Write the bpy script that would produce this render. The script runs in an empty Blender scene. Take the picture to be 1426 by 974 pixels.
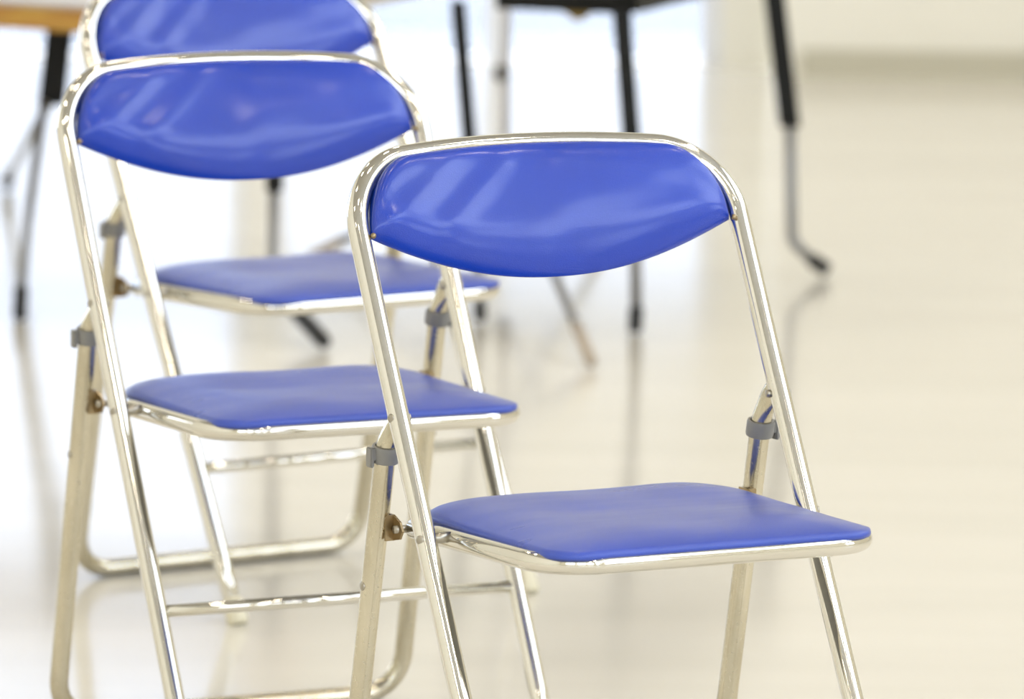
import bpy, bmesh, math, random
from mathutils import Vector, Matrix
from math import sin, cos, pi, sqrt
random.seed(4)
S = bpy.context.scene
C = S.collection

# ------------------------------------------------------------ camera
CAM_H, PITCH, ROLL, FPX = 1.568, 0.135917, 0.012509, 9808.0
cam_d = bpy.data.cameras.new('camera')
cam = bpy.data.objects.new('camera', cam_d); C.objects.link(cam)
cam.matrix_world = Matrix.Translation((0, 0, CAM_H)) @ Matrix.Rotation(pi/2 - PITCH, 4, 'X') @ Matrix.Rotation(ROLL, 4, 'Z')
cam_d.sensor_fit = 'HORIZONTAL'; cam_d.sensor_width = 36.0
cam_d.lens = FPX*36.0/1426.0
cam_d.clip_start = 0.05; cam_d.clip_end = 200
cam_d.dof.use_dof = True
cam_d.dof.focus_distance = 7.30
cam_d.dof.aperture_fstop = 6.2
cam_d.dof.aperture_blades = 0
S.camera = cam

# ------------------------------------------------------------ world (bright overcast sky) and exposure
w = bpy.data.worlds.new('overcast_sky'); S.world = w; w.use_nodes = True
bg = w.node_tree.nodes['Background']
bg.inputs['Color'].default_value = (0.85, 0.905, 1.0, 1)
bg.inputs['Strength'].default_value = 26.0
S.view_settings.view_transform = 'Standard'
S.view_settings.look = 'None'
S.view_settings.gamma = 1.0
S.view_settings.use_curve_mapping = False
S.view_settings.exposure = -2.15
S.cycles.max_bounces = 10
S.cycles.diffuse_bounces = 5
S.cycles.glossy_bounces = 6
S.cycles.sample_clamp_indirect = 6.0
S.cycles.caustics_reflective = False
S.cycles.caustics_refractive = False

# room extents
XL, XR, YF, YB, ZC = -6.0, 6.5, -4.0, 16.2, 7.0

def area(name, loc, rot, sx, sy, power, col, shape='RECTANGLE', portal=False):
    d = bpy.data.lights.new(name, 'AREA'); d.shape = shape; d.size = sx
    if shape == 'RECTANGLE': d.size_y = sy
    d.energy = power; d.color = col
    if portal: d.cycles.is_portal = True
    o = bpy.data.objects.new(name, d); C.objects.link(o)
    o.location = loc; o.rotation_euler = rot
    return o
# warm round lamps in rows under the ceiling
LAMP_P = 122.0
for iy in range(6):
    for ix in range(3):
        area('ceiling_lamp', (XL + 2.2 + ix*4.0, YF + 2.0 + iy*3.2, ZC - 0.12), (0, 0, 0), 0.50, 0, LAMP_P, (1.0, 0.87, 0.70), 'DISK')

# ------------------------------------------------------------ materials
def mat(name, col, rough=0.5, metal=0.0, spec=0.5, coat=0.0, coat_r=0.1):
    m = bpy.data.materials.new(name); m.use_nodes = True
    b = m.node_tree.nodes['Principled BSDF']
    b.inputs['Base Color'].default_value = (*col, 1)
    b.inputs['Roughness'].default_value = rough
    b.inputs['Metallic'].default_value = metal
    b.inputs['Specular IOR Level'].default_value = spec
    b.inputs['Coat Weight'].default_value = coat
    b.inputs['Coat Roughness'].default_value = coat_r
    return m
def N(m, t, **kw):
    n = m.node_tree.nodes.new(t)
    for k, v in kw.items():
        if k in n.inputs: n.inputs[k].default_value = v
        else: setattr(n, k, v)
    return n
def L(m, a, b): m.node_tree.links.new(a, b)
def P(m): return m.node_tree.nodes['Principled BSDF']
def noise_col(m, scale, c1, c2, detail=4, stretch=None, lo=0.35, hi=0.65):
    tc = N(m, 'ShaderNodeTexCoord'); mp = N(m, 'ShaderNodeMapping')
    if stretch: mp.inputs['Scale'].default_value = stretch
    L(m, tc.outputs['Object'], mp.inputs['Vector'])
    n = N(m, 'ShaderNodeTexNoise', Scale=scale, Detail=detail); L(m, mp.outputs[0], n.inputs['Vector'])
    r = N(m, 'ShaderNodeValToRGB'); r.color_ramp.elements[0].position = lo; r.color_ramp.elements[1].position = hi
    r.color_ramp.elements[0].color = (*c1, 1); r.color_ramp.elements[1].color = (*c2, 1)
    L(m, n.outputs['Fac'], r.inputs[0]); L(m, r.outputs[0], P(m).inputs['Base Color'])
    return mp, n
def bump(m, scale, strength, dist, detail=3, vec=None, tex='ShaderNodeTexNoise'):
    tc = N(m, 'ShaderNodeTexCoord')
    n = N(m, tex, Scale=scale)
    if 'Detail' in n.inputs: n.inputs['Detail'].default_value = detail
    L(m, tc.outputs['Object'], n.inputs['Vector'])
    b = N(m, 'ShaderNodeBump', Strength=strength, Distance=dist)
    L(m, n.outputs[0], b.inputs['Height']); L(m, b.outputs[0], P(m).inputs['Normal'])
    return b

M = {}
M['chrome'] = mat('polished_chrome', (0.86, 0.845, 0.80), 0.07, 1.0)
noise_col(M['chrome'], 3.0, (0.74, 0.715, 0.64), (0.82, 0.80, 0.74))
M['worn_chrome'] = mat('worn_chrome', (0.60, 0.55, 0.42), 0.2, 1.0)
noise_col(M['worn_chrome'], 30, (0.50, 0.455, 0.34), (0.70, 0.65, 0.52), 8, (1, 1, 0.15), 0.3, 0.6)
_n = N(M['worn_chrome'], 'ShaderNodeTexNoise', Scale=90.0, Detail=6.0)
_r = N(M['worn_chrome'], 'ShaderNodeMapRange'); _r.inputs['To Min'].default_value = 0.12; _r.inputs['To Max'].default_value = 0.36
L(M['worn_chrome'], _n.outputs['Fac'], _r.inputs[0]); L(M['worn_chrome'], _r.outputs[0], P(M['worn_chrome']).inputs['Roughness'])
def vinyl(name, col, rough):
    m = mat(name, col, rough, 0, 0.5)
    noise_col(m, 9, tuple(c*0.94 for c in col), tuple(min(1, c*1.05) for c in col))
    bump(m, 800, 0.5, 0.0006, 2)
    P(m).inputs['Specular IOR Level'].default_value = 0.35
    P(m).inputs['Coat Weight'].default_value = 0.6; P(m).inputs['Coat Roughness'].default_value = 0.17
    return m
M['vinyl'] = vinyl('blue_vinyl', (0.004, 0.041, 0.40), 0.26)
M['seat_vinyl'] = vinyl('blue_seat_vinyl', (0.035, 0.075, 0.42), 0.30)
_n = N(M['seat_vinyl'], 'ShaderNodeTexNoise', Scale=14.0, Detail=2.0); _tc = N(M['seat_vinyl'], 'ShaderNodeTexCoord'); _mp = N(M['seat_vinyl'], 'ShaderNodeMapping')
_mp.inputs['Scale'].default_value = (0.35, 2.0, 1); _mp.inputs['Rotation'].default_value = (0, 0, 0.5)
L(M['seat_vinyl'], _tc.outputs['Object'], _mp.inputs[0]); L(M['seat_vinyl'], _mp.outputs[0], _n.inputs['Vector'])
_r = N(M['seat_vinyl'], 'ShaderNodeMapRange'); _r.inputs['From Min'].default_value = 0.3; _r.inputs['From Max'].default_value = 0.7; _r.inputs['To Min'].default_value = 0.27; _r.inputs['To Max'].default_value = 0.34
L(M['seat_vinyl'], _n.outputs['Fac'], _r.inputs[0]); L(M['seat_vinyl'], _r.outputs[0], P(M['seat_vinyl']).inputs['Roughness'])
P(M['seat_vinyl']).inputs['Coat Weight'].default_value = 0.15
P(M['seat_vinyl']).inputs['Specular IOR Level'].default_value = 0.5
M['vinyl_dark'] = mat('dark_seam', (0.010, 0.014, 0.05), 0.5)
M['plastic'] = mat('grey_plastic', (0.24, 0.235, 0.22), 0.4)
M['pan'] = mat('grey_steel_pan', (0.20, 0.20, 0.19), 0.5)
M['brass'] = mat('dull_zinc', (0.34, 0.26, 0.15), 0.28, 1.0)
M['rivet'] = mat('rivet_steel', (0.42, 0.39, 0.33), 0.3, 1.0)
M['cap'] = mat('cream_rubber', (0.72, 0.68, 0.52), 0.5)
M['black'] = mat('black_paint', (0.007, 0.007, 0.006), 0.5, 0, 0.2)
M['grey_tube'] = mat('grey_metal_tube', (0.23, 0.23, 0.23), 0.35, 0.5)
M['stand'] = mat('light_grey_metal', (0.68, 0.68, 0.72), 0.35, 0.5)
M['rubber'] = mat('black_rubber', (0.012, 0.012, 0.012), 0.6)
M['beige_rubber'] = mat('beige_rubber', (0.45, 0.38, 0.30), 0.6)
M['wood'] = mat('brown_wood', (0.42, 0.21, 0.035), 0.4)
noise_col(M['wood'], 6, (0.36, 0.15, 0.03), (0.46, 0.26, 0.045), 4, (0.4, 4, 4))
M['table_top'] = mat('beige_laminate', (0.50, 0.43, 0.33), 0.35)
M['tan'] = mat('tan_wood', (0.33, 0.22, 0.04), 0.5)
M['wall'] = mat('cream_wall', (0.82, 0.80, 0.71), 0.7)
noise_col(M['wall'], 1.5, (0.81, 0.79, 0.705), (0.84, 0.82, 0.735))
M['ceiling'] = mat('ceiling_paint', (0.42, 0.40, 0.36), 0.8)
M['base'] = mat('baseboard_vinyl', (0.50, 0.475, 0.375), 0.5)
M['white_frame'] = mat('white_window_frame', (0.80, 0.82, 0.86), 0.4)
M['floor'] = mat('waxed_floor', (0.80, 0.76, 0.68), 0.13, 0, 0.5)
_mp, _ = noise_col(M['floor'], 2.2, (0.75, 0.72, 0.645), (0.795, 0.765, 0.69), 6, (0.35, 2.2, 1))
M['ground'] = mat('pale_concrete', (0.9, 0.9, 0.9), 0.8)
noise_col(M['ground'], 5, (0.86, 0.86, 0.86), (0.9, 0.9, 0.9))
g = bpy.data.materials.new('window_glass'); g.use_nodes = True; nt = g.node_tree; nt.nodes.clear()
_o = nt.nodes.new('ShaderNodeOutputMaterial'); _t = nt.nodes.new('ShaderNodeBsdfTransparent'); _g = nt.nodes.new('ShaderNodeBsdfGlossy')
_g.inputs['Roughness'].default_value = 0.02; _m = nt.nodes.new('ShaderNodeMixShader'); _m.inputs[0].default_value = 0.05
_t.inputs['Color'].default_value = (0.96, 0.98, 1, 1)
nt.links.new(_t.outputs[0], _m.inputs[1]); nt.links.new(_g.outputs[0], _m.inputs[2]); nt.links.new(_m.outputs[0], _o.inputs[0])
M['glass'] = g
# back glazing, tint added to dim the daylight: lets through about a third
g2 = g.copy(); g2.name = 'window_glass_dimmed'
for _nd in g2.node_tree.nodes:
    if _nd.type == 'BSDF_TRANSPARENT': _nd.inputs['Color'].default_value = (0.54, 0.56, 0.595, 1)
M['dimmed_glass'] = g2

# ------------------------------------------------------------ helpers
def obj(name, bm_or_me, m, parent=None, smooth=True):
    if isinstance(bm_or_me, bmesh.types.BMesh):
        me = bpy.data.meshes.new(name)
        bmesh.ops.recalc_face_normals(bm_or_me, faces=bm_or_me.faces)
        bm_or_me.to_mesh(me); bm_or_me.free()
    else: me = bm_or_me
    if smooth:
        for p in me.polygons: p.use_smooth = True
    me.materials.clear(); me.materials.append(M[m] if isinstance(m, str) else m)
    o = bpy.data.objects.new(name, me); C.objects.link(o)
    if parent: o.parent = parent
    return o
def sharp(o, ang=40):
    try: o.data.set_sharp_from_angle(angle=math.radians(ang))
    except Exception: pass
    return o
def sweep(bm, pts, r, seg=24, caps=True, up=None, closed=False):
    """sweep a circle (r: number, list, or list of (ra, rb)) along pts"""
    pts = [Vector(p) for p in pts]; n = len(pts)
    rr = r if isinstance(r, (list, tuple)) else [r]*n
    rings = []; nx = None
    for i, p in enumerate(pts):
        if closed: t = (pts[(i+1) % n]-pts[i-1]).normalized()
        elif i == 0: t = (pts[1]-p).normalized()
        elif i == n-1: t = (p-pts[-2]).normalized()
        else: t = ((pts[i+1]-p).normalized()+(p-pts[i-1]).normalized()).normalized()
        if nx is None:
            u = Vector(up) if up else (Vector((0, 0, 1)) if abs(t.z) < 0.9 else Vector((1, 0, 0)))
            nx = (u - t*u.dot(t)).normalized()
        else: nx = (nx - t*nx.dot(t)).normalized()
        ny = t.cross(nx)
        ra, rb = rr[i] if isinstance(rr[i], (tuple, list)) else (rr[i], rr[i])
        rings.append([bm.verts.new(p + nx*ra*cos(2*pi*k/seg) + ny*rb*sin(2*pi*k/seg)) for k in range(seg)])
    m_ = n if closed else n-1
    for i in range(m_):
        a, b = rings[i], rings[(i+1) % n]
        for k in range(seg):
            bm.faces.new((a[k], a[(k+1) % seg], b[(k+1) % seg], b[k]))
    if caps and not closed:
        bm.faces.new(rings[0][::-1]); bm.faces.new(rings[-1])
    return rings
def tube(pts, r, seg=24, **k):
    bm = bmesh.new(); sweep(bm, pts, r, seg, **k); return bm
def fillet(a, c, b, r, n=10):
    a, c, b = Vector(a), Vector(c), Vector(b)
    d1 = (a-c).normalized(); d2 = (b-c).normalized(); ang = d1.angle(d2); t = r/math.tan(ang/2)
    o = c + (d1+d2).normalized()*r/sin(ang/2); e1 = c+d1*t-o; e2 = c+d2*t-o; th = e1.angle(e2)
    return [o + (e1*sin((1-s)*th)+e2*sin(s*th))/sin(th) for s in [i/(n-1) for i in range(n)]]
def box(bm, lo, hi, rot=None):
    vs = [bm.verts.new((x, y, z)) for x in (lo[0], hi[0]) for y in (lo[1], hi[1]) for z in (lo[2], hi[2])]
    for f in ((0,1,3,2),(4,6,7,5),(0,4,5,1),(2,3,7,6),(0,2,6,4),(1,5,7,3)): bm.faces.new([vs[i] for i in f])
    return vs
def bevbox(lo, hi, b=0.003, seg=2):
    bm = bmesh.new(); box(bm, lo, hi)
    bmesh.ops.bevel(bm, geom=bm.edges[:], offset=b, segments=seg, affect='EDGES', profile=0.6)
    return bm
def struct(name, bm, m, smooth=False):
    o = obj(name, bm, m, None, smooth); o['kind'] = 'structure'; return o
def sbox(name, lo, hi, m):
    bm = bmesh.new(); box(bm, lo, hi); return struct(name, bm, m)
def thing(name, label, cat, loc=(0, 0, 0), rz=0, group=None):
    o = bpy.data.objects.new(name, None); C.objects.link(o); o.location = loc; o.rotation_euler = (0, 0, rz)
    o.empty_display_size = 0.1
    o['label'] = label; o['category'] = cat
    if group: o['group'] = group
    return o

# ------------------------------------------------------------ room shell
T = 0.15
def wall_with_holes(name, axis, pos, a0, a1, z0, z1, holes, m, out):
    """wall plane at axis=pos, thickness T outwards, rectangular holes (a0,a1,z0,z1)"""
    bm = bmesh.new()
    As = sorted({a0, a1} | {v for h in holes for v in h[:2]}); Zs = sorted({z0, z1} | {v for h in holes for v in h[2:]})
    for i in range(len(As)-1):
        for j in range(len(Zs)-1):
            ca, cz = (As[i]+As[i+1])/2, (Zs[j]+Zs[j+1])/2
            if any(h[0] < ca < h[1] and h[2] < cz < h[3] for h in holes): continue
            p0, p1 = sorted((pos, pos+out*T))
            if axis == 'y': box(bm, (As[i], p0, Zs[j]), (As[i+1], p1, Zs[j+1]))
            else: box(bm, (p0, As[i], Zs[j]), (p1, As[i+1], Zs[j+1]))
    bmesh.ops.remove_doubles(bm, verts=bm.verts, dist=1e-5)
    return struct(name, bm, m)
sbox('floor', (XL-T, YF-T, -0.1), (XR+T, YB+1.0, 0.0), 'floor')
sbox('ceiling', (XL-T, YF-T, ZC), (XR+T, YB+1.0, ZC+0.12), 'ceiling')
XW = 0.60                     # the cream back wall starts here, glazing to its left
BW = [(-5.6, -0.62, 0.0, 2.35), (-0.58, 0.48, 0.0, 0.62)]
LW = [(YB-3.4, YB-0.4, 0.9, 2.9)]
RW = [(YF+0.8+i*4.2, YF+0.8+i*4.2+3.6, 3.8, 6.8) for i in range(4)] + [(YF+0.8+i*4.2, YF+0.8+i*4.2+2.0, 0.9, 2.6) for i in range(3)]
FW = [(-3.6, -0.6, 1.7, 5.0), (0.2, 3.0, 1.7, 5.0), (3.6, 6.0, 1.7, 5.0)]
wall_with_holes('wall_back', 'y', YB, XW, XR+T, 0, ZC, [], 'wall', 1)
wall_with_holes('wall_back_recess', 'y', YB+0.18, XL-T, XW, 0, ZC, BW, 'wall', 1)
wall_with_holes('wall_left', 'x', XL, YF-T, YB+0.18, 0, ZC, LW, 'wall', -1)
wall_with_holes('wall_right', 'x', XR, YF-T, YB, 0, ZC, RW, 'wall', 1)
wall_with_holes('wall_front', 'y', YF, XL, XR, 0, ZC, FW, 'wall', -1)
sbox('baseboard_back', (XW+0.06, YB-0.02, 0.0), (XR, YB, 0.06), 'base')
sbox('baseboard_right', (XR-0.02, YF, 0.0), (XR, YB-0.02, 0.06), 'base')
wn = [0]
def window(axis, pos, h, nm=2, gl='glass', sb=0.4):
    wn[0] += 1
    a0, a1, z0, z1 = h; t = 0.045; d0, d1 = pos-0.03, pos+0.03
    bm = bmesh.new()
    def b(A0, A1, Z0, Z1, e=0):
        if axis == 'y': box(bm, (A0, d0+e, Z0), (A1, d1-e, Z1))
        else: box(bm, (d0+e, A0, Z0), (d1-e, A1, Z1))
    b(a0, a1, z0, z0+t*sb); b(a0, a1, z1-t, z1); b(a0, a0+t, z0+t*sb, z1-t); b(a1-t, a1, z0+t*sb, z1-t)
    for i in range(1, nm):
        x = a0+(a1-a0)*i/nm; b(x-t/2, x+t/2, z0+t*sb, z1-t, 0.002)
    o = struct('window_%d' % wn[0], bm, 'white_frame')
    for i in range(nm):
        x0 = a0+(a1-a0)*i/nm+t*0.5; x1 = a0+(a1-a0)*(i+1)/nm-t*0.5
        bp = bmesh.new()
        if axis == 'y': box(bp, (x0, pos-0.003, z0+t*0.3), (x1, pos+0.003, z1-t*0.9))
        else: box(bp, (pos-0.003, x0, z0+t*0.3), (pos+0.003, x1, z1-t*0.9))
        obj('pane', bp, gl, o, False)
def portal(axis, pos, h, rot):
    a0, a1, z0, z1 = h
    loc = ((a0+a1)/2, pos, (z0+z1)/2) if axis == 'y' else (pos, (a0+a1)/2, (z0+z1)/2)
    area('window_daylight', loc, rot, a1-a0, z1-z0, 1, (1, 1, 1), portal=True)
for h, nm in zip(BW, (5, 2)):
    window('y', YB+0.18+T/2, h, nm, 'dimmed_glass', 0.15); portal('y', YB+0.18+T, h, (-pi/2, 0, 0))
for h in LW: window('x', XL-T/2, h, 3); portal('x', XL-T, h, (0, -pi/2, 0))
for h in RW: window('x', XR+T/2, h, 3); portal('x', XR+T, h, (0, pi/2, 0))
for h in FW: window('y', YF-T/2, h, 3); portal('y', YF-T, h, (pi/2, 0, 0))
sbox('ground_outside', (-30, YB+1.0, -0.12), (30, YB+30, -0.02), 'ground')

# ------------------------------------------------------------ folding chair
W, FU, SL, RT, BOW, CROWN, SLU = 0.2269, 0.2017, 0.528, 0.0748, 0.0215, 0.0249, 0.5114
ZK, TOP, ZP, WR, RU, SR, RR = 0.56, 0.765, 0.5194, 0.2240, -0.199, 0.1977, 0.050
SFU, SFZ, STILT, WS, RS, ZST, RTU = 0.1972, 0.4026, 0.0047, 0.1925, 0.0587, 0.1878, 0.0111
def V(w_, u, z): return Vector((w_, -u, z))          # chair space: w sideways, u forwards, z up
def mline(z): return FU - SL*z - (SLU-SL)*max(0, z-ZK)
nb = Vector((0, 1, -SLU)).normalized()               # backwards, square to the frame plane
upv = Vector((0, SLU, 1)).normalized()
def bowk(z): return min(1, max(0, (z-(TOP-0.16))/0.16))
def warp(p):
    k = bowk(p.z); q = 1-(p.x/W)**2
    return p + nb*(BOW*q*k) + upv*(CROWN*q*k)
def rearline(z): return RU + SR*(z-0.011)
def make_chair(label):
    root = thing('folding_chair', label, 'chair', group='blue folding chairs standing one behind another')
    # frame: one bent tube, both front legs and the hoop round the backrest
    Lf, Lk = V(-W, mline(0.004), 0.004), V(-W, mline(ZK), ZK)
    Rf, Rk = V(W, mline(0.004), 0.004), V(W, mline(ZK), ZK)
    TL, TR = V(-W, mline(TOP), TOP), V(W, mline(TOP), TOP)
    pts = [Lf.lerp(Lk, i/8) for i in range(9)]
    pts += [Lk.lerp(TL, s) for s in (0.1, 0.3, 0.5)]
    pts += fillet(Lk, TL, TR, RT, 16)
    pts += [Vector((x, TL.y, TL.z)) for x in [(-W+RT)+(2*W-2*RT)*i/24 for i in range(1, 24)]]
    pts += fillet(TL, TR, Rk, RT, 16)
    pts += [Rk.lerp(TR, s) for s in (0.5, 0.3, 0.1)] + [Rf.lerp(Rk, i/8) for i in range(8, -1, -1)]
    pts = [warp(p) for p in pts]
    obj('frame', tube(pts, RTU, 28), 'chrome', root)
    # rear legs: second U with rounded lower corners, flattened at the pivots
    zc = ZP-0.044
    wp = W-0.0055
    b0, b1, b2 = V(-WR, rearline(zc), zc), V(-WR-0.001, rearline(zc+0.026), zc+0.026), V(-wp, mline(ZP)-0.004, ZP+0.004)
    Pl = [b2*(1-t)**2 + b1*2*t*(1-t) + b0*t*t for t in (0, 0.12, 0.25, 0.4, 0.55, 0.7, 0.85, 1.0)]
    half = Pl + [Vector(Pl[-1]).lerp(V(-WR, RU, 0.0112), s) for s in (0.15, 0.4, 0.7)] + fillet(V(-WR, rearline(zc), zc), V(-WR, RU, 0.0112), V(WR, RU, 0.0112), RR, 12)
    mir = [Vector((-p.x, p.y, p.z)) for p in half][::-1]
    pts = half + mir; n = len(pts)
    fl = [(0.0085, 0.0035), (0.0125, 0.0038), (0.0132, 0.0045), (0.0130, 0.006), (0.0125, 0.0080), (0.0118, 0.0100)]
    rr = [RTU]*n
    for i, f in enumerate(fl): rr[i] = f; rr[n-1-i] = f
    obj('rear_leg_frame', tube(pts, rr, 28, up=(0, 1, 0)), 'worn_chrome', root)
    # stretcher between the front legs
    obj('stretcher', tube([V(-W+0.006, mline(ZST), ZST), V(W-0.006, mline(ZST), ZST)], 0.0072, 20), 'chrome', root)
    # seat frame: U tube open at the back, ends flattened
    zb = SFZ-STILT; ub = -0.100
    def sz(u): return SFZ - STILT*(SFU-u)/0.27
    A, B2 = V(-WS, ub, zb), V(WS, ub, zb); c1, c2 = V(-WS, SFU, SFZ), V(WS, SFU, SFZ)
    pts = [A] + [A.lerp(c1, s) for s in (0.2, 0.5)] + fillet(A, c1, c2, RS, 14) + [c1.lerp(c2, s) for s in (0.35, 0.5, 0.65)] + fillet(c1, c2, B2, RS, 14) + [B2.lerp(c2, s) for s in (0.5, 0.2)] + [B2]
    obj('seat_frame', tube(pts, 0.0108, 24), 'chrome', root)
    bm = bmesh.new()
    sweep(bm, [V(-WS, ub+0.004, zb), V(WS, ub+0.004, zb)], 0.008, 16)
    obj('seat_crossbar', bm, 'chrome', root)
    # seat cushion
    obj('seat', cushion_seat(), 'seat_vinyl', root)
    bm = bmesh.new(); ol = rr_outline(32, -0.181, 0.181, -0.106, 0.196)
    a_ = [bm.verts.new(V(x, y, 0.4075)) for x, y in ol]; b_ = [bm.verts.new(V(x*0.97, 0.04+(y-0.04)*0.97, 0.399)) for x, y in ol]
    bm.faces.new(a_); bm.faces.new(b_[::-1])
    for k in range(len(ol)): bm.faces.new((a_[k], a_[(k+1) % len(ol)], b_[(k+1) % len(ol)], b_[k]))
    obj('seat_pan', bm, 'pan', root, False)
    # backrest
    br = obj('backrest', cushion_back(), 'vinyl', root)
    for s in (-1, 1):
        p = warp(V(s*0.2155, mline(0.694)+0.004, 0.694))
        bm = bmesh.new(); bmesh.ops.create_uvsphere(bm, u_segments=10, v_segments=6, radius=0.0032, matrix=Matrix.Translation(p - nb*0.006))
        obj('screw', bm, 'brass', br)
    # hinge pins, collars, brackets, rivets and feet
    for s in (-1, 1):
        u0 = mline(SFZ)
        obj('hinge_pin', tube([V(s*(W-0.006), u0, SFZ), V(s*(WS+0.006), u0, SFZ)], 0.0058, 16), 'rivet', root)
        for (w_, u_, z_, name) in ((s*(W+RTU), u0, SFZ, 'rivet'), (s*(W+RTU), mline(ZP)-0.001, ZP, 'rivet'), (s*(WR+RTU), rearline(0.335), 0.335, 'rivet')):
            bm = bmesh.new(); c = V(w_, u_, z_); d = Vector((s, 0, 0))
            if name == 'rivet' and z_ == ZP: d = Vector((s*0.95, -0.31, 0)); c = V(s*W, u_, z_)+d*RTU
            if z_ == SFZ: d = Vector((s*0.87, -0.5, 0)); c = V(s*W, u_, z_)+d*RTU
            sweep(bm, [c-d*0.003, c+d*0.0003, c+d*0.0010, c+d*0.0013], [0.0048, 0.0048, 0.0036, 0.0008], 14)
            obj(name, bm, 'rivet', root)
        bm = bmesh.new(); c = V(s*(wp-0.0055), mline(ZP)-0.003, ZP-0.001); d = Vector((-s, 0, 0))
        sweep(bm, [c, c+d*0.003, c+d*0.0042], [0.0046, 0.004, 0.0015], 14); obj('rivet', bm, 'rivet', root)
        # collar clip round the rear leg with a stacking hook on its outer side
        zc0 = 0.477
        c = V(s*WR, rearline(zc0), zc0); ax = (V(0, rearline(1)-rearline(0), 1)).normalized()
        bm = bmesh.new()
        prof = [(-0.0085, 0.0114), (-0.0085, 0.0142), (-0.006, 0.0150), (0.006, 0.0150), (0.0085, 0.0142), (0.0085, 0.0114)]
        seg = 28; e1 = Vector((1, 0, 0)); e2 = ax.cross(e1).normalized(); rg = []
        for k in range(seg):
            a = 2*pi*k/seg; dr = e1*cos(a)+e2*sin(a)
            rg.append([bm.verts.new(c+ax*h+dr*r_) for h, r_ in prof])
        for k in range(seg):
            q, t_ = rg[k], rg[(k+1) % seg]
            for j in range(len(prof)): bm.faces.new((q[j], q[(j+1) % 6], t_[(j+1) % 6], t_[j]))
        col = obj('collar', bm, 'plastic', root); sharp(col)
        bm = bmesh.new()
        x0, x1 = sorted((s*(WR+0.012), s*(WR+0.0190)))
        y0 = -rearline(zc0)
        box(bm, (x0, y0-0.006, zc0-0.006), (x1, y0+0.004, zc0+0.0075))
        xa, xb = sorted((s*(WR+0.0160), s*(WR+0.0205)))
        box(bm, (xa, y0-0.007, zc0-0.013), (xb, y0+0.005, zc0+0.0078))
        bmesh.ops.bevel(bm, geom=bm.edges[:], offset=0.0012, segments=2, affect='EDGES')
        obj('hook', bm, 'plastic', col, False)
        # bracket that ties the rear of the seat frame to the rear leg
        zb0 = 0.398; ur = rearline(zb0)
        bm = bmesh.new(); xi = s*(WR-0.0125)
        outl = [(ur-0.004, zb0+0.014), (ur+0.012, zb0+0.014), (ur+0.027, zb0+0.008), (ur+0.033, zb0-0.001), (ur+0.027, zb0-0.010), (ur+0.012, zb0-0.013), (ur-0.004, zb0-0.013)]
        f1 = [bm.verts.new(V(xi-0.0012, u, z)) for u, z in outl]; f2 = [bm.verts.new(V(xi+0.0012, u, z)) for u, z in outl]
        bm.faces.new(f1); bm.faces.new(f2[::-1])
        for i in range(len(outl)): bm.faces.new((f1[i], f1[(i+1) % 7], f2[(i+1) % 7], f2[i]))
        xa, xb = sorted((xi, s*(WR-0.002)))
        box(bm, (xa, -(ur+0.0135), zb0-0.013), (xb, -(ur+0.0110), zb0+0.014))
        bk = obj('bracket', bm, 'brass', root, False)
        bm = bmesh.new(); c = V(xi-s*0.001, ur+0.022, zb0); d = Vector((-s, 0, 0))
        sweep(bm, [c-d*0.006, c+d*0.012], 0.0042, 14); obj('bolt', bm, 'rivet', bk)
        # feet
        d = (V(s*W, mline(0.05), 0.05)-V(s*W, mline(0), 0)).normalized(); c = V(s*W, mline(0), 0.001)
        bm = bmesh.new(); sweep(bm, [c+Vector((0, 0, 0)), c+d*0.004, c+d*0.030, c+d*0.033], [0.0125, 0.0142, 0.0135, 0.0118], 20); obj('foot_cap', bm, 'cap', root)
    return root

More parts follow.
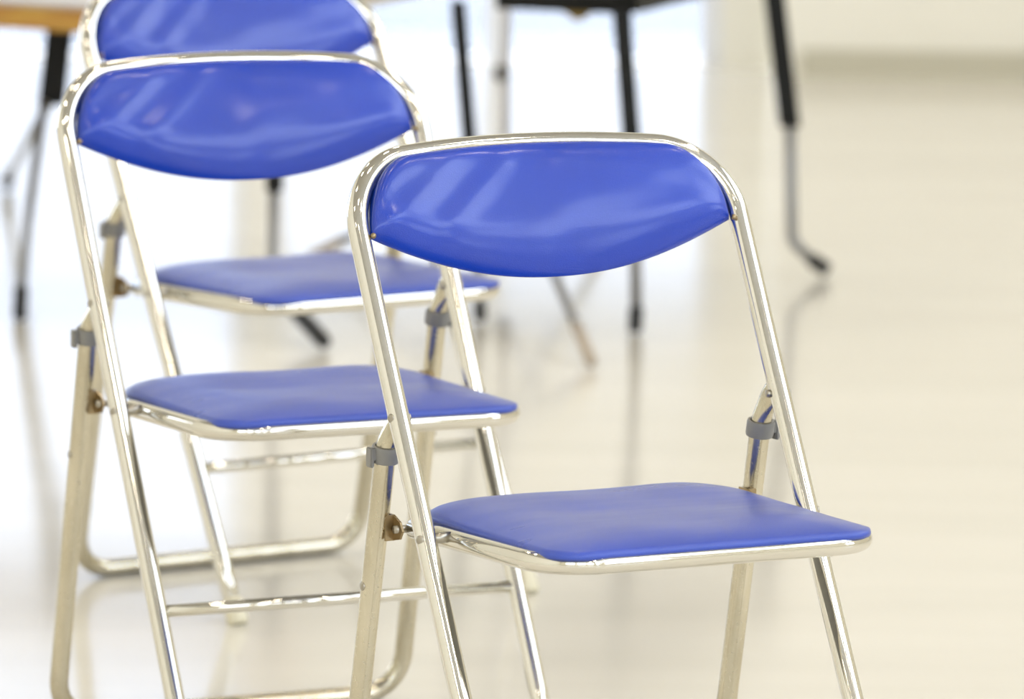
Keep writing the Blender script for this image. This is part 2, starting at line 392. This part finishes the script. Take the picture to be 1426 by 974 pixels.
def rr_outline(n, w0, w1, f0, f1):
    """rounded seat outline in (w,u)"""
    rf, rb = 0.038, 0.062
    pts = []
    cs = [(w1-rf, f1-rf, rf, 0), (w0+rf, f1-rf, rf, 1), (w0+rb, f0+rb, rb, 2), (w1-rb, f0+rb, rb, 3)]
    for cx, cy, r, q in cs:
        for i in range(n//4):
            a = pi/2*q + pi/2*i/(n//4-1); pts.append((cx+r*cos(a), cy+r*sin(a)))
    # resample the straights
    out = []
    for i, p in enumerate(pts):
        q = pts[(i+1) % len(pts)]; d = math.hypot(q[0]-p[0], q[1]-p[1]); m_ = max(1, int(d/0.02))
        for j in range(m_): out.append((p[0]+(q[0]-p[0])*j/m_, p[1]+(q[1]-p[1])*j/m_))
    return out
def cushion_seat():
    ol = rr_outline(48, -0.191, 0.188, -0.122, 0.2055)
    cx, cy = 0.0, 0.04; bm = bmesh.new()
    z0 = 0.4085
    def top(u, w_, s):
        edge = max(0.0, 1-s**5)
        z = z0 + 0.0065 + 0.0135*edge**0.9*(1-0.35*min(1, (abs(w_)/0.19)**4)*max(0, (u-0.05)/0.15))
        z += 0.006*min(1, max(0, (0.02-u)/0.15))*edge**0.5      # rises a little to the back
        z -= 0.004*math.exp(-((u-0.03)/0.08)**2-(w_/0.11)**2)     # seat hollow
        z += 0.0012*sin(w_*38+1)*sin(u*31+0.5)*edge
        return z
    prof = [(1.0, 0.0), (1.004, 0.003), (1.0, 0.0065)]
    rings = []
    for sc, h in prof: rings.append([bm.verts.new(V(cx+(x-cx)*sc, cy+(y-cy)*sc, z0+h)) for x, y in ol])
    for i in range(1, 30):
        s = 1-(i/30)
        s = s**0.75 if s < 1 else 1
        s = 0.992*s
        rings.append([bm.verts.new(V(cx+(x-cx)*s, cy+(y-cy)*s, top(cy+(y-cy)*s, cx+(x-cx)*s, s))) for x, y in ol])
    c = bm.verts.new(V(cx, cy, top(cy, cx, 0)))
    n = len(ol)
    for a, b in zip(rings, rings[1:]):
        for k in range(n): bm.faces.new((a[k], a[(k+1) % n], b[(k+1) % n], b[k]))
    for k in range(n): bm.faces.new((rings[-1][k], rings[-1][(k+1) % n], c))
    bm.faces.new(rings[0][::-1])
    return bm
def back_pt(w_, z, off):
    """point of the bowed frame surface at height z (before warp); off > 0 towards the sitter"""
    p = warp(V(w_, mline(z), z))
    if z < TOP-0.16: pass
    # full bow for the pad
    k = bowk(z); q = 1-(w_/W)**2
    p = p + nb*(BOW*q*(1-k)*0.6)
    return p - nb*off
def cushion_back():
    bm = bmesh.new()
    hw = W-0.0122; nw, nv = 96, 30
    oc = (W-RT, TOP-RT); arcp = []
    for q in range(41):                                  # corner: inside the tube at the side, over it at the top
        ph = pi/2*q/40; d_ = 0.0122-0.0092*(sin(ph)**2)
        arcp.append((oc[0]+(RT-d_)*cos(ph), oc[1]+(RT-d_)*sin(ph), sin(ph)**2))
    def corner(x, idx):
        a = abs(x)
        if a <= oc[0]: return arcp[-1][idx]
        for p_, q_ in zip(arcp, arcp[1:]):
            if q_[0] <= a <= p_[0]:
                f_ = (p_[0]-a)/max(1e-9, p_[0]-q_[0]); return p_[idx]+(q_[idx]-p_[idx])*f_
        return arcp[0][idx]
    def zlow(x): return 0.6455+0.0475*(abs(x)/hw)**2.15
    def ztop(x): return corner(x, 1)
    def fold(x, z, x0, z0, x1, z1, sg, A):
        L_ = math.hypot(x1-x0, z1-z0); ux, uz = (x1-x0)/L_, (z1-z0)/L_
        al = (x-x0)*ux+(z-z0)*uz; ac = -(x-x0)*uz+(z-z0)*ux
        k = max(0, -al, al-L_)
        return A*math.exp(-(ac/sg)**2-(k/(sg*1.5))**2)
    def folds(x, z):
        return (fold(x, z, -0.125, 0.692, -0.045, 0.742, 0.010, 0.0016) + fold(x, z, -0.185, 0.705, -0.115, 0.742, 0.010, 0.0014)
              + fold(x, z, 0.03, 0.745, 0.165, 0.735, 0.011, 0.0014) + fold(x, z, 0.02, 0.700, 0.12, 0.722, 0.020, 0.0016)
              + fold(x, z, 0.000, 0.668, 0.004, 0.668, 0.011, 0.0010) + fold(x, z, -0.20, 0.700, -0.195, 0.730, 0.012, 0.0012))
    front, back = [], []
    for i in range(nw+1):
        th = -pi/2+pi*i/nw; x = hw*sin(th)*0.9995
        zl, zt = zlow(x), max(ztop(x), zlow(x)+0.004)
        side = (1-abs(x/hw)**7)**0.5
        cf, cb = [], []
        for j in range(nv+1):
            v = (1-cos(pi*j/nv))/2; z = zl+(zt-zl)*v
            t = abs(2*v-1)
            e = (1-(max(0, t-0.28)/0.72)**1.7)**0.72 if v < 0.5 else max(0, 1-t**4.4)**0.5
            over = max(0, 1-(zt-z)/0.030)**2*0.0095*corner(x, 2)
            o = 0.0245*e*side + over + e*side*folds(x, z)
            o += e*side*(0.0013*sin(x*26+0.8)*sin((z-0.7)*50+0.4)+0.0011*sin(x*15-1.1+(z-0.7)*32))
            cf.append(bm.verts.new(back_pt(x, z, o)))
            cb.append(cf[-1] if j in (0, nv) or i in (0, nw) else bm.verts.new(back_pt(x, z, -0.0085*(max(0, 1-t**8)**0.5)*side+over)))
        front.append(cf); back.append(cb)
    for i in range(nw):
        for j in range(nv):
            a = (front[i][j], front[i+1][j], front[i+1][j+1], front[i][j+1])
            bm.faces.new(a)
            b = (back[i][j], back[i][j+1], back[i+1][j+1], back[i+1][j])
            if len(set(b)) == 4 and set(b) != set(a): bm.faces.new(b)
    return bm
def dup(root, label, loc, rz):
    r_ = root.copy(); C.objects.link(r_); r_.location = loc; r_.rotation_euler = (0, 0, rz); r_['label'] = label
    for ch in list(root.children):
        c_ = ch.copy(); C.objects.link(c_); c_.parent = r_
        for g_ in ch.children:
            d_ = g_.copy(); C.objects.link(d_); d_.parent = c_
    return r_
chair = make_chair('nearest blue vinyl folding chair, in sharp focus, in front of the others')
dup(chair, 'middle blue folding chair with chrome tubes, partly behind the nearest chair', (-0.2407, 8.0551, 0), 0.4661)
dup(chair, 'farthest blue folding chair, blurred, its backrest cut by the top edge', (-0.2747, 9.1380, 0), 0.6133)
chair.location = (0.1188, 7.1871, 0); chair.rotation_euler = (0, 0, 0.4999)

# ------------------------------------------------------------ things behind the chairs
def seg_tube(name, pts, r, m, parent, seg=16):
    return obj(name, tube(pts, r, seg), m, parent)
def post(name, p, q, hx, hy, m, parent, ang=0):
    """square section bar from p to q"""
    bm = bmesh.new(); p, q = Vector(p), Vector(q); ca, sa = cos(ang), sin(ang)
    r = []
    for c in (p, q):
        r.append([bm.verts.new(c+Vector((x*hx*ca-y*hy*sa, x*hx*sa+y*hy*ca, 0))) for x, y in ((-1, -1), (1, -1), (1, 1), (-1, 1))])
    for k in range(4): bm.faces.new((r[0][k], r[0][(k+1) % 4], r[1][(k+1) % 4], r[1][k]))
    bm.faces.new(r[0][::-1]); bm.faces.new(r[1])
    bmesh.ops.bevel(bm, geom=bm.edges[:], offset=0.002, segments=2, affect='EDGES')
    return obj(name, bm, m, parent, False)

# narrow black-framed table on the right
bt = thing('black_framed_table', 'narrow black-framed table with grey lower legs behind the nearest chair', 'table')
ang = math.atan2(0.8, 0.3)
F1, F2, F3, F4 = (-0.084, 11.79), (0.183, 11.70), (0.485, 12.47), (0.218, 12.56)
def frame_leg(sl_top, sl_bot, bend, foot, hw_, parent, r=0.010):
    up_ = post('upper_leg', sl_top, sl_bot, hw_, 0.016, 'black', parent)
    pts = [Vector(sl_bot)+Vector((0, 0, 0.03)), Vector(bend)]
    if foot != bend: pts = [pts[0]] + fillet(pts[0], bend, foot, 0.03, 6) + [Vector(foot)]
    seg_tube('lower_leg', pts, r, 'grey_tube', parent)
def foot_tip(a, b, parent, r=0.0125, m='rubber'):
    obj('foot_cap', tube([a, Vector(a).lerp(Vector(b), 0.1), Vector(a).lerp(Vector(b), 0.9), b], [r*0.8, r, r, r*0.8], 14), m, parent)
frame_leg((0.175, 11.70, 0.545), (0.200, 11.69, 0.27), (0.207, 11.68, 0.035), (0.207, 11.68, 0.035), 0.0155, bt)
foot_tip((0.207, 11.68, 0.046), (0.205, 11.67, 0.004), bt)
frame_leg((0.452, 12.47, 0.545), (0.489, 12.47, 0.27), (0.497, 12.47, 0.065), (0.535, 12.47, 0.028), 0.0185, bt)
foot_tip((0.530, 12.47, 0.033), (0.562, 12.46, 0.013), bt, 0.0135)
post('upper_leg', (-0.098, 11.79, 0.545), (-0.075, 11.79, 0.30), 0.0125, 0.012, 'black', bt)
seg_tube('lower_leg', [(-0.075, 11.79, 0.31), (-0.055, 11.79, 0.03)], 0.0075, 'grey_tube', bt)
foot_tip((-0.0555, 11.79, 0.036), (-0.054, 11.79, 0.004), bt, 0.011)
def rail(name, a, b, z0, z1, hy, m, parent):
    bm = bmesh.new(); a, b = Vector((*a, 0)), Vector((*b, 0)); d = (b-a).normalized(); nn = Vector((-d.y, d.x, 0))*hy
    vs = [[bm.verts.new(p+s*nn+Vector((0, 0, z))) for s, z in ((-1, z0), (1, z0), (1, z1), (-1, z1))] for p in (a, b)]
    for k in range(4): bm.faces.new((vs[0][k], vs[0][(k+1) % 4], vs[1][(k+1) % 4], vs[1][k]))
    bm.faces.new(vs[0][::-1]); bm.faces.new(vs[1])
    return obj(name, bm, m, parent, False)
rail('front_rail', (-0.030, 11.78), (0.190, 11.70), 0.535, 0.60, 0.012, 'black', bt)
rail('side_rail', (0.190, 11.70), (0.470, 12.48), 0.537, 0.60, 0.012, 'black', bt)
rail('back_rail', (0.470, 12.48), (0.20, 12.57), 0.56, 0.60, 0.010, 'black', bt)
rail('side_rail', (0.20, 12.57), (-0.095, 11.79), 0.575, 0.60, 0.010, 'black', bt)
bm = bmesh.new()                                 # small tan wooden block under the front rail
tri = [(0.072, 0.538), (0.135, 0.538), (0.108, 0.519), (0.098, 0.519)]
f1 = [bm.verts.new((x, 11.745-(x-0.1)*0.3, z)) for x, z in tri]; f2 = [bm.verts.new((x, 11.765-(x-0.1)*0.3, z)) for x, z in tri]
bm.faces.new(f1); bm.faces.new(f2[::-1])
for i in range(4): bm.faces.new((f1[i], f1[(i+1) % 4], f2[(i+1) % 4], f2[i]))
obj('corner_block', bm, 'tan', bt, False)
bm = bmesh.new()
q = [(-0.12, 11.74), (0.20, 11.64), (0.53, 12.52), (0.20, 12.63)]
f1 = [bm.verts.new((x, y, 0.60)) for x, y in q]; f2 = [bm.verts.new((x, y, 0.625)) for x, y in q]
bm.faces.new(f1[::-1]); bm.faces.new(f2)
for i in range(4): bm.faces.new((f1[i], f1[(i+1) % 4], f2[(i+1) % 4], f2[i]))
obj('table_top', bm, 'table_top', bt, False)

# wooden table on the left
wt = thing('wooden_table', 'wooden-edged table with black legs at the left edge behind the farthest chair', 'table')
bm = bmesh.new()
q = [(-1.55, 12.02), (-0.36, 11.43), (-0.14, 12.02), (-1.33, 12.62)]
def slab(q, z0, z1):
    bm = bmesh.new(); f1 = [bm.verts.new((x, y, z0)) for x, y in q]; f2 = [bm.verts.new((x, y, z1)) for x, y in q]
    bm.faces.new(f1[::-1]); bm.faces.new(f2)
    for i in range(len(q)): bm.faces.new((f1[i], f1[(i+1) % len(q)], f2[(i+1) % len(q)], f2[i]))
    bmesh.ops.bevel(bm, geom=bm.edges[:], offset=0.003, segments=2, affect='EDGES')
    return bm
obj('table_top', slab(q, 0.538, 0.545), 'table_top', wt, False)
obj('edge_board', slab([(-1.55, 12.02), (-0.36, 11.43), (-0.34, 11.45), (-1.53, 12.04)], 0.500, 0.5375), 'wood', wt, False)
post('upper_leg', (-0.775, 12.05, 0.54), (-0.797, 12.05, 0.335), 0.023, 0.014, 'black', wt)
seg_tube('lower_leg', [(-0.805, 11.98, 0.345), (-0.823, 11.86, 0.16), (-0.829, 11.76, 0.03)], 0.0085, 'grey_tube', wt)
foot_tip((-0.828, 11.77, 0.055), (-0.829, 11.745, 0.004), wt, 0.0125)
seg_tube('lower_leg', [(-0.797, 12.05, 0.345), (-0.985, 13.62, 0.03)], 0.0085, 'grey_tube', wt)
foot_tip((-0.978, 13.55, 0.045), (-0.989, 13.66, 0.012), wt, 0.013)
post('upper_leg', (-1.42, 12.33, 0.54), (-1.42, 12.33, 0.25), 0.02, 0.014, 'black', wt)
seg_tube('lower_leg', [(-1.42, 12.33, 0.26), (-1.42, 12.33, 0.004)], 0.0085, 'grey_tube', wt)
post('upper_leg', (-0.395, 11.62, 0.54), (-0.398, 11.62, 0.24), 0.014, 0.012, 'black', wt)
seg_tube('lower_leg', [(-0.398, 11.62, 0.25), (-0.400, 11.62, 0.10), (-0.375, 11.58, 0.060), (-0.325, 11.46, 0.030)], 0.0085, 'grey_tube', wt)
foot_tip((-0.362, 11.55, 0.052), (-0.306, 11.42, 0.014), wt, 0.0135)

# tripod stand between the tables
ts = thing('tripod_stand', 'thin light grey tripod stand beside the black-framed table', 'stand')
seg_tube('pole', [(-0.022, 12.20, 1.15), (-0.015, 12.20, 0.055)], 0.0085, 'stand', ts)
bm = bmesh.new(); bmesh.ops.create_uvsphere(bm, u_segments=16, v_segments=10, radius=0.016, matrix=Matrix.Translation((-0.024, 12.19, 0.385))); obj('clamp_knob', bm, 'grey_tube', ts)
bm = bmesh.new(); sweep(bm, [(-0.015, 12.20, 0.26), (-0.015, 12.20, 0.22)], 0.014, 16); obj('leg_collar', bm, 'grey_tube', ts)
for (fx, fy) in ((0.128, 11.25), (-0.36, 12.60), (0.18, 13.05)):
    top_, ft = Vector((-0.015, 12.20, 0.235)), Vector((fx, fy, 0.012))
    seg_tube('leg', [top_, top_.lerp(ft, 0.86)], 0.0080, 'grey_tube', ts)
    obj('foot_cap', tube([top_.lerp(ft, 0.84), ft], 0.0105, 14), 'beige_rubber', ts)
    seg_tube('brace', [Vector((-0.015, 12.20, 0.065)), top_.lerp(ft, 0.5)], 0.0055, 'grey_tube', ts)
obj('hub', tube([(-0.015, 12.20, 0.085), (-0.015, 12.20, 0.045)], 0.015, 16), 'rubber', ts)
